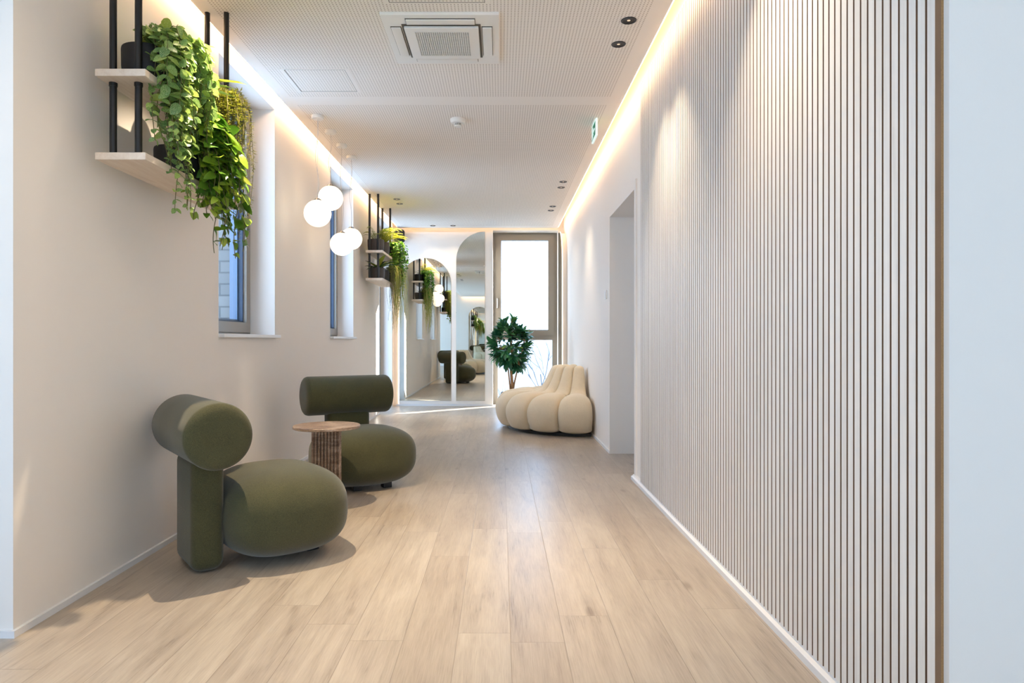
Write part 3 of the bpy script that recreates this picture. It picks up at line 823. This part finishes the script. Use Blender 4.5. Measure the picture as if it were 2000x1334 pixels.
# ------------------------------------------------------------------ potted plants
def pot(t, r, h, mat='pot'):
    b = MB(); b.lathe([(0, 0), (r*0.86, 0), (r*0.92, 0.006), (r*0.99, h*0.5), (r, h-0.008), (r*0.985, h), (r*0.93, h), (r*0.92, h-0.02)], 40); pt = b.build('pot', M[mat], t, None, 40)
    b = MB(); b.lathe([(0, h-0.012), (r*0.925, h-0.016)], 32); b.build('soil', M['soil'], pt, None, 60)
def rv(a, b): return random.uniform(a, b)
def vine_path(p0, out, reach, rise, length, n=22, wob=0.02):
    """starts at p0, rises and arches out along out, then hangs"""
    p0 = Vector(p0); out = Vector((out[0], out[1], 0)).normalized(); pts = []
    ph = rv(0, 6); ph2 = rv(0, 6)
    for i in range(n+1):
        s_ = i/n
        k = min(1.0, s_*(length+reach)/ (reach*1.5 + 1e-6))
        hx = reach*math.sin(k*PI/2)
        hang = max(0.0, s_*(length+reach) - reach*0.9)
        z = rise*math.sin(min(1, k)*PI)*1.0 - hang
        wv = wob*min(1, hang*4)
        pts.append(p0 + out*(hx + wv*math.sin(ph+s_*6)) + Vector((-out.y, out.x, 0))*(wv*math.sin(ph2+s_*5)) + Vector((0, 0, z)))
    return pts
def along(pts, step):
    """(point, tangent, distance) every step along a polyline"""
    out = []; acc = 0.0; nxt = step*0.5; tot = sum((b_-a_).length for a_, b_ in zip(pts, pts[1:]))
    for a_, b_ in zip(pts, pts[1:]):
        l = (b_-a_).length
        while nxt <= acc+l and l > 1e-9:
            out.append((a_.lerp(b_, (nxt-acc)/l), (b_-a_).normalized(), nxt/tot)); nxt += step
        acc += l
    return out
def trailing(t, h, vines, leafm, step, Ls, wr, blunt, droop, tint=lambda u: rv(0, 1), stem_r=0.0016, out_bias=0.5, name='leaves', both=True, seg=4, pw=0.8):
    lb, sb = MB(), MB()
    for (p0, out, reach, rise, length) in vines:
        pts = vine_path(p0, out, reach, rise, length)
        sb.tube(pts, stem_r, 5, False)
        o3 = Vector((out[0], out[1], 0)).normalized(); i = 0
        for (q, tn, u) in along(pts, step):
            for sgn in ((-1, 1) if both else ((-1) ** i,)):
                side = tn.cross(o3)
                if side.length < 0.1: side = Vector((-o3.y, o3.x, 0))
                side.normalize()
                d = side*sgn*rv(0.3, 1.1) + o3*rv(out_bias-0.5, out_bias+0.6) + tn*rv(-0.1, 0.7) + Vector((rv(-.35, .35), rv(-.35, .35), rv(-0.3, 0.4)))
                up = o3*rv(0.1, 1.0) + Vector((0, 0, rv(0.3, 1.0))) + Vector((rv(-.6, .6), rv(-.6, .6), 0))
                l = rv(*Ls)*(1.0 if u < 0.75 else 1.15-0.6*u)
                lb.tint = min(1, max(0, tint(u)))
                lb.leaf(q, d, up, l, l*wr*rv(0.85, 1.12), droop*rv(0.5, 1.4), 0.14, blunt, seg, pw)
            i += 1
    lb.build(name, M[leafm], t, None, 180)
    sb.build('stems', M['stem'], t, None, 180)

# near shelf, top board: mosaic-leaved vine
random.seed(11)
z1 = 2.046; z2 = 1.724
t = thing('potted_vine', 'trailing plant with round pale-veined leaves in the black pot on the near shelf top board', 'plant', (-1.462, 2.800, z1))
pot(t, 0.098, 0.15)
V = []
for k in range(46):
    a = rv(-0.95, 1.25)             # mostly out over the front edge and along the shelf
    p0 = (rv(-0.02, 0.07), rv(-0.06, 0.06), 0.145)
    V.append((p0, (math.cos(a), math.sin(a)), rv(0.04, 0.16), rv(0.03, 0.10), 0.05+0.44*random.random()**1.5))
for k in range(5): V.append(((0.05, rv(0, 0.08), 0.145), (1, rv(-0.7, 0.3)), rv(0.05, 0.11), 0.04, rv(0.52, 0.66)))
for k in range(14): V.append(((rv(-0.03, 0.06), rv(-0.03, 0.06), 0.145), (rv(-0.4, 1), rv(-0.1, 1)), rv(0.03, 0.08), rv(0.07, 0.12), rv(0.02, 0.1)))
for k in range(12): V.append(((0.05, 0.06, 0.145), (rv(0.3, 1), rv(0.5, 1)), rv(0.10, 0.20), rv(0.05, 0.12), rv(0.10, 0.40)))
trailing(t, 0.15, V, 'l_mosaic', 0.036, (0.036, 0.056), 0.70, 0.92, 0.25, out_bias=0.35, seg=6, pw=0.55)

# near shelf, lower board: pothos
random.seed(12)
t = thing('potted_vine', 'trailing plant with large glossy heart-shaped leaves on the near shelf lower board', 'plant', (-1.448, 3.035, z2))
pot(t, 0.100, 0.13)
V = []
for k in range(36):
    a = rv(-0.35, 1.3)
    V.append(((rv(-0.02, 0.07), rv(-0.05, 0.07), 0.125), (math.cos(a), math.sin(a)), rv(0.06, 0.19), rv(0.05, 0.16), rv(0.06, 0.30)))
for k in range(6): V.append(((0.06, 0.06, 0.125), (1, rv(0.2, 1.0)), rv(0.08, 0.19), 0.06, rv(0.34, 0.46)))
for k in range(14): V.append(((0.03, 0.06, 0.125), (rv(0.2, 1), rv(-0.3, 1)), rv(0.05, 0.18), rv(0.12, 0.2), rv(0.0, 0.06)))
trailing(t, 0.13, V, 'l_pothos', 0.058, (0.062, 0.092), 0.66, 0.62, 0.3, tint=lambda u: rv(0.12, 0.8)+(0.35 if random.random() < 0.22 else 0), stem_r=0.002, out_bias=0.4, seg=6, pw=0.62)

# near shelf, top board: strap-leaved plant half hidden behind the vine
random.seed(13)
def strap_plant(t, n, L, W, leafm, h, dirs=None, droop=(0.2, 0.6), lift=(0.5, 1.3)):
    b = MB()
    for k in range(n):
        a = dirs(k) if dirs else 2*PI*k/n+rv(-0.3, 0.3)
        b.tint = rv(0, 1)
        b.leaf((0.01*math.cos(a), 0.01*math.sin(a), h-0.015), (math.cos(a), math.sin(a), rv(*lift)), (0, 0, 1), rv(*L)*(0.6 if math.cos(a) < -0.35 else 1.0), rv(*W), rv(*droop), 0.2, 0.9, 8)
    b.build('leaves', M[leafm], t, None, 180)
t = thing('potted_strap_plant', 'small plant with arching strap leaves, behind the pale-veined vine on the near shelf', 'plant', (-1.465, 3.10, z1))
pot(t, 0.072, 0.11)
strap_plant(t, 11, (0.17, 0.27), (0.028, 0.042), 'l_strap', 0.11, lambda k: rv(-0.2, 1.7), (0.3, 0.7), (0.4, 0.9))

# near shelf, top board: brownish trailing moss fern
random.seed(14)
def moss(t, h, vines, leafm, step=0.0065, ll=(0.010, 0.017)):
    lb, sb = MB(), MB()
    for (p0, out, reach, rise, length) in vines:
        pts = vine_path(p0, out, reach, rise, length, 26, 0.012); sb.tube(pts, 0.0013, 4, False)
        tb = rv(0, 1)
        for (q, tn, u) in along(pts, step):
            a = rv(0, 2*PI); e1 = tn.orthogonal().normalized(); e2 = tn.cross(e1)
            d = e1*math.cos(a)+e2*math.sin(a)+tn*0.35
            lb.tint = min(1, max(0, tb*0.6+rv(0, 0.4)))
            l = rv(*ll)*(1 if u < 0.85 else 0.7)
            lb.leaf(q, d, tn, l, l*0.34, 0.2, 0.1, 0.8, 2)
    lb.build('leaves', M[leafm], t, None, 180); sb.build('stems', M['stem'], t, None, 180)
t = thing('potted_moss_fern', 'yellow-brown trailing moss-like plant on the far end of the near shelf top board', 'plant', (-1.462, 3.395, z1))
pot(t, 0.088, 0.135)
V = []
for k in range(64):
    a = rv(-1.2, 0.6)
    V.append(((rv(-0.02, 0.06), rv(-0.06, 0.06), 0.13), (math.cos(a), math.sin(a)), rv(0.05, 0.15), rv(0.03, 0.08), rv(0.08, 0.50)))
for k in range(8): V.append(((0.05, rv(-0.05, 0.05), 0.13), (1, rv(-0.8, 0.1)), rv(0.08, 0.15), 0.05, rv(0.46, 0.66)))
moss(t, 0.135, V, 'l_moss', 0.0050, (0.016, 0.027))

# far shelf
def frond_fern(t, h, n, L, leafm, dirs, lift):
    lb, sb = MB(), MB()
    for k in range(n):
        a = dirs(k); o3 = Vector((math.cos(a), math.sin(a), 0)); l = rv(*L)*(0.52 if math.cos(a) < -0.35 else 1.0); lf = rv(*lift); pts = []
        for i in range(15):
            u = i/14
            pts.append(Vector((0.02*o3.x, 0.02*o3.y, h-0.015)) + o3*(l*u*(0.75 if lf > 1 else 0.9)) + Vector((0, 0, l*lf*(u-0.72*u*u))))
        sb.tube(pts, 0.0011, 4, False); side = o3.cross(Vector((0, 0, 1)))
        for (q, tn, u) in along(pts, 0.0085):
            w = 0.036*math.sin(PI*min(1, 0.12+0.86*u))**0.7*(l/0.25)
            for s_ in (-1, 1):
                lb.tint = min(1, max(0, rv(0.1, 0.7)+0.3*u)); lb.leaf(q, side*s_+tn*0.55+Vector((0, 0, rv(-.1, .25))), (0, 0, 1), w*rv(0.85, 1.1), 0.009, 0.25, 0.1, 0.7, 2)
    lb.build('fronds', M[leafm], t, None, 180); sb.build('stems', M['stem'], t, None, 180)
random.seed(21)
t = thing('potted_fern', 'dark green upright fern at the near end of the far shelf top board', 'plant', (-1.482, 8.02, z1))
pot(t, 0.098, 0.148, 'potgrey')
frond_fern(t, 0.148, 20, (0.22, 0.34), 'l_fern', lambda k: 2*PI*k/20+rv(-0.2, 0.2), (0.7, 2.0))
t = thing('potted_fern', 'bright lime-yellow fern in a dark pot on the far shelf top board', 'plant', (-1.455, 8.27, z1))
pot(t, 0.096, 0.148, 'potgrey')
frond_fern(t, 0.148, 26, (0.24, 0.36), 'l_lime', lambda k: rv(-1.5, 1.5), (0.5, 1.7))
random.seed(22)
t = thing('potted_ivy', 'green ivy hanging from the far shelf top board beyond the lime fern', 'plant', (-1.455, 8.58, z1))
pot(t, 0.09, 0.135, 'pot')
V = []
for k in range(44):
    a = rv(-0.9, 0.9); V.append(((rv(0, 0.06), rv(-0.06, 0.06), 0.13), (math.cos(a), math.sin(a)), rv(0.06, 0.22), rv(0.02, 0.07), rv(0.12, 0.62)))
trailing(t, 0.135, V, 'l_ivy', 0.036, (0.030, 0.046), 0.85, 0.6, 0.25)
random.seed(23)
t = thing('potted_strap_plant', 'broad-leaved rosette plant in a dark pot on the far shelf lower board', 'plant', (-1.462, 8.02, z2))
pot(t, 0.088, 0.135, 'potgrey')
strap_plant(t, 15, (0.20, 0.30), (0.045, 0.062), 'l_strap', 0.135, None, (0.25, 0.6), (0.5, 1.5))
random.seed(24)
t = thing('potted_moss_fern', 'olive green trailing moss-like plant hanging low from the far shelf lower board', 'plant', (-1.45, 8.27, z2))
pot(t, 0.088, 0.13, 'potgrey')
V = []
for k in range(34):
    a = rv(-1.0, 0.5); V.append(((rv(0.02, 0.07), rv(-0.06, 0.06), 0.125), (math.cos(a), math.sin(a)), rv(0.05, 0.15), rv(0.03, 0.06), rv(0.2, 0.72)))
moss(t, 0.13, V, 'l_moss', 0.012, (0.014, 0.022))
random.seed(25)
t = thing('potted_hanging_grass', 'pale straw-green hanging grass at the far end of the far shelf lower board', 'plant', (-1.45, 8.58, z2))
pot(t, 0.088, 0.13, 'potgrey')
gb = MB()
for k in range(230):
    a = rv(-0.9, 0.9); big = rv(0.06, 0.24)
    pts = vine_path((rv(0.0, 0.07), rv(-0.07, 0.07), 0.125), (math.cos(a), math.sin(a)), big, rv(0.03, 0.12), rv(0.15, 0.80), 12, 0.02)
    gb.tint = rv(0, 1); sd = Vector((-math.sin(a), math.cos(a), 0))
    vs = []; fs = []
    for i, q in enumerate(pts):
        w_ = 0.0026*(1-(i/12)**2)+0.0003; vs += [q-sd*w_, q+sd*w_]
    for i in range(12): fs.append((2*i, 2*i+1, 2*i+3, 2*i+2))
    gb.add(vs, fs)
gb.build('blades', M['l_grass'], t, None, 180)

# floor tree by the window
random.seed(31)
t = thing('potted_tree', 'small indoor tree with dark glossy leaves standing behind the beige sofa by the window', 'plant', (0.17, 9.45, 0))
b = MB(); b.lathe([(0, 0), (0.13, 0), (0.15, 0.01), (0.17, 0.26), (0.165, 0.28), (0.15, 0.28), (0.148, 0.25)], 40); pt = b.build('pot', M['potgrey'], t, None, 40)
b = MB(); b.lathe([(0, 0.262), (0.149, 0.258)], 32); b.build('soil', M['soil'], pt)
tb, lb = MB(), MB()
br = []
trunk = [Vector((0, 0, 0.25)), Vector((-0.015, 0.0, 0.45)), Vector((-0.03, 0.01, 0.62)), Vector((-0.01, 0, 0.82)), Vector((-0.03, 0.0, 1.05)), Vector((-0.02, 0, 1.26))]
tb.tube(trunk, [0.024, 0.021, 0.017, 0.013, 0.009, 0.004], 10)
tr2 = [Vector((-0.005, 0.02, 0.25)), Vector((0.02, 0.02, 0.40)), Vector((0.07, 0.02, 0.62)), Vector((0.11, 0.03, 0.8)), Vector((0.16, 0.02, 0.95)), Vector((0.18, 0, 1.1))]
tb.tube(tr2, [0.014, 0.012, 0.010, 0.008, 0.006, 0.003], 8)
tr3 = [Vector((-0.03, -0.01, 0.25)), Vector((-0.055, 0, 0.5)), Vector((-0.08, 0, 0.7)), Vector((-0.14, -0.01, 0.86)), Vector((-0.2, 0.0, 1.0))]
tb.tube(tr3, [0.012, 0.010, 0.009, 0.007, 0.003], 8)
cent = Vector((-0.03, 0, 0.965))
tips = []
for k in range(92):
    a = rv(0, 2*PI); zz = rv(-1.0, 1.0)
    rr = math.sqrt(max(0.02, 1-zz*zz))*(1.0 if zz < 0.2 else 0.86)
    q = cent + Vector((0.27*rr*math.cos(a), 0.24*rr*math.sin(a), 0.36*zz-0.02))*rv(0.5, 1.0)**0.6
    src = min([(p - q).length, p] for pl in (trunk[2:], tr2[2:], tr3[2:]) for p in pl)[1] if False else min((p for pl in (trunk[2:], tr2[2:], tr3[2:]) for p in pl), key=lambda p: (p-q).length + (0.2 if p.z > q.z else 0))
    mid = src.lerp(q, 0.55) + Vector((0, 0, 0.02))
    tb.tube([src, mid, q], [0.004, 0.003, 0.002], 5, False)
    tips.append((q, (q-src).normalized()))
for q, d in tips:
    outd = (q-cent); outd.normalize(); d = (d*0.5+outd*0.9+Vector((0, 0, 0.25))).normalized()
    e1 = d.orthogonal().normalized(); e2 = d.cross(e1); n = random.randint(8, 11); base_t = rv(0, 0.6)
    for k in range(n):
        a = 2*PI*k/n+rv(-0.3, 0.3); sp = rv(0.4, 1.1)
        dd = d + (e1*math.cos(a)+e2*math.sin(a))*sp
        lb.tint = min(1, base_t + rv(0, 0.3) + (0.3 if random.random() < 0.06 else 0))
        l = rv(0.11, 0.16); lb.leaf(q - d*rv(0, 0.05), dd, d*0.6+Vector((0, 0, 0.8)), l, l*rv(0.28, 0.36), rv(0.1, 0.4), 0.14, 1.0, 7, 0.6)
tb.build('trunk', M['bark'], t, None, 60); lb.build('leaves', M['l_ficus'], t, None, 180)

# ------------------------------------------------------------------ behind the camera: mirrors seen in the mirrors
b = MB(); c0, r = -0.85, 0.42
b.prism([(c0-r, 0.08), (c0+r, 0.08)] + [(c0+r*math.cos(PI*k/40), 1.9+r*math.sin(PI*k/40)) for k in range(41)], YB+0.006, YB+0.012, 'y')
tag(b.build('arched_mirror', M['mirror'], loc=(c0, YB+0.006, 0.08)), 'round-topped mirror on the back wall, seen only as a reflection', 'mirror')

# ------------------------------------------------------------------ outside
b = MB(); b.box(-60, 60, 11.5, 120, -4.2, -4.0); struct(b, 'ground', M['ground'])
b = MB(); n = 40; vs = []; fs = []
for k in range(n+1):
    xx = -150+300*k/n; h = 4+6*noise.noise(Vector((xx*0.012, 3.1, 0)))+2*noise.noise(Vector((xx*0.05, 1.1, 0)))
    vs += [(xx, 118, -4.1), (xx, 150, -4+max(1, h)), (xx, 190, -4.1)]
for k in range(n): fs += [(3*k, 3*k+3, 3*k+4, 3*k+1), (3*k+1, 3*k+4, 3*k+5, 3*k+2)]
b.add(vs, fs); struct(b, 'hills', M['ground'], None, 180)
random.seed(41)
def bare_tree(x, y, h, label):
    t = thing('bare_tree', label, 'tree', (x, y, -4.0), 0, 'bare trees outside the window')
    b = MB()
    def grow(p, d, l, r, dep):
        pts = [p]; q = p
        for i in range(4):
            d = (d+Vector((rv(-.16, .16), rv(-.16, .16), rv(-.02, .12)))).normalized(); q = q+d*(l/4); pts.append(q)
        b.tube(pts, [r, r*0.9, r*0.8, r*0.7, r*0.6], 5, False)
        if dep == 0: return
        for k in range(3 if dep > 1 else 4):
            dd = (d+Vector((rv(-.8, .8), rv(-.8, .8), rv(-.15, .5)))).normalized()
            grow(pts[random.choice((2, 3, 4))], dd, l*rv(0.6, 0.8), r*0.55, dep-1)
    grow(Vector((0, 0, 0)), Vector((0, 0, 1)), h*0.42, 0.06, 4)
    b.build('branches', M['branch'], t, None, 180)
bare_tree(0.5, 17.5, 5.6, 'pale bare winter tree outside, seen low behind the trunk of the indoor tree')
bare_tree(1.7, 26.0, 6.4, 'pale bare winter tree outside, seen in the lower pane above the sofa')

# ------------------------------------------------------------------ light
wd = bpy.data.worlds.new('sky'); S.world = wd; wd.use_nodes = True
nt = wd.node_tree; bg = nt.nodes['Background']
tc = nt.nodes.new('ShaderNodeTexCoord'); sp = nt.nodes.new('ShaderNodeSeparateXYZ'); rp = nt.nodes.new('ShaderNodeValToRGB')
nt.links.new(tc.outputs['Generated'], sp.inputs[0]); nt.links.new(sp.outputs[2], rp.inputs[0])
rp.color_ramp.elements[0].position = 0.0; rp.color_ramp.elements[0].color = (0.52, 0.72, 1.0, 1)
rp.color_ramp.elements[1].position = 0.6; rp.color_ramp.elements[1].color = (0.42, 0.65, 1.0, 1)
nt.links.new(rp.outputs[0], bg.inputs[0]); bg.inputs[1].default_value = 6.8
sun = bpy.data.lights.new('sun', 'SUN'); sun.energy = 30.0; sun.angle = R(0.5); sun.color = (1.0, 0.95, 0.88)
so = bpy.data.objects.new('sun', sun); COL.objects.link(so); so.location = (12, 20, 12)
so.rotation_euler = Vector((-0.782, -0.623, -0.42)).to_track_quat('-Z', 'Y').to_euler()
def portal(x, y, z, w, h, rot):
    l = bpy.data.lights.new('window_portal', 'AREA'); l.shape = 'RECTANGLE'; l.size = w; l.size_y = h
    l.cycles.is_portal = True
    o = bpy.data.objects.new('window_portal', l); COL.objects.link(o); o.location = (x, y, z); o.rotation_euler = rot
for a, c, zb, zt in WIN: portal(-2.13, (a+c)/2, (zb+zt)/2, zt-zb, c-a, (0, R(-90), 0))
for a, c, zb, zt in LW: portal(LX0-0.21, (a+c)/2, (zb+zt)/2, zt-zb, c-a, (0, R(-90), 0))
for a, c in ((-4.6, -3.0),): portal(LX1+0.21, (a+c)/2, 1.35, 2.5, c-a, (0, R(90), 0))
for xa, xb in BW_ADDED: portal((xa+xb)/2, YB-0.21, 1.4, xb-xa, 2.7, (R(90), 0, 0))
portal(0.383, 10.95, 1.35, 1.0, 2.6, (R(-90), 0, 0))

# ------------------------------------------------------------------ camera and view
cam = bpy.data.cameras.new('camera'); co = bpy.data.objects.new('camera', cam); COL.objects.link(co)
co.location = (0, 0, 1.0); co.rotation_euler = (R(90), 0, 0)
cam.sensor_fit = 'HORIZONTAL'; cam.sensor_width = 36.0; cam.lens = 36.0*1320/2000
cam.shift_x = (1000-978)/2000; cam.shift_y = (665-667)/2000
cam.clip_start = 0.05; cam.clip_end = 500
S.camera = co
S.view_settings.view_transform = 'Standard'; S.view_settings.look = 'None'
S.view_settings.gamma = 1.0; S.view_settings.use_curve_mapping = False
S.view_settings.exposure = 0.2
S.cycles.max_bounces = 12; S.cycles.diffuse_bounces = 5; S.cycles.glossy_bounces = 8; S.cycles.transparent_max_bounces = 16
S.cycles.use_denoising = True
S.cycles.sample_clamp_indirect = 8.0
S.cycles.caustics_reflective = False; S.cycles.caustics_refractive = False
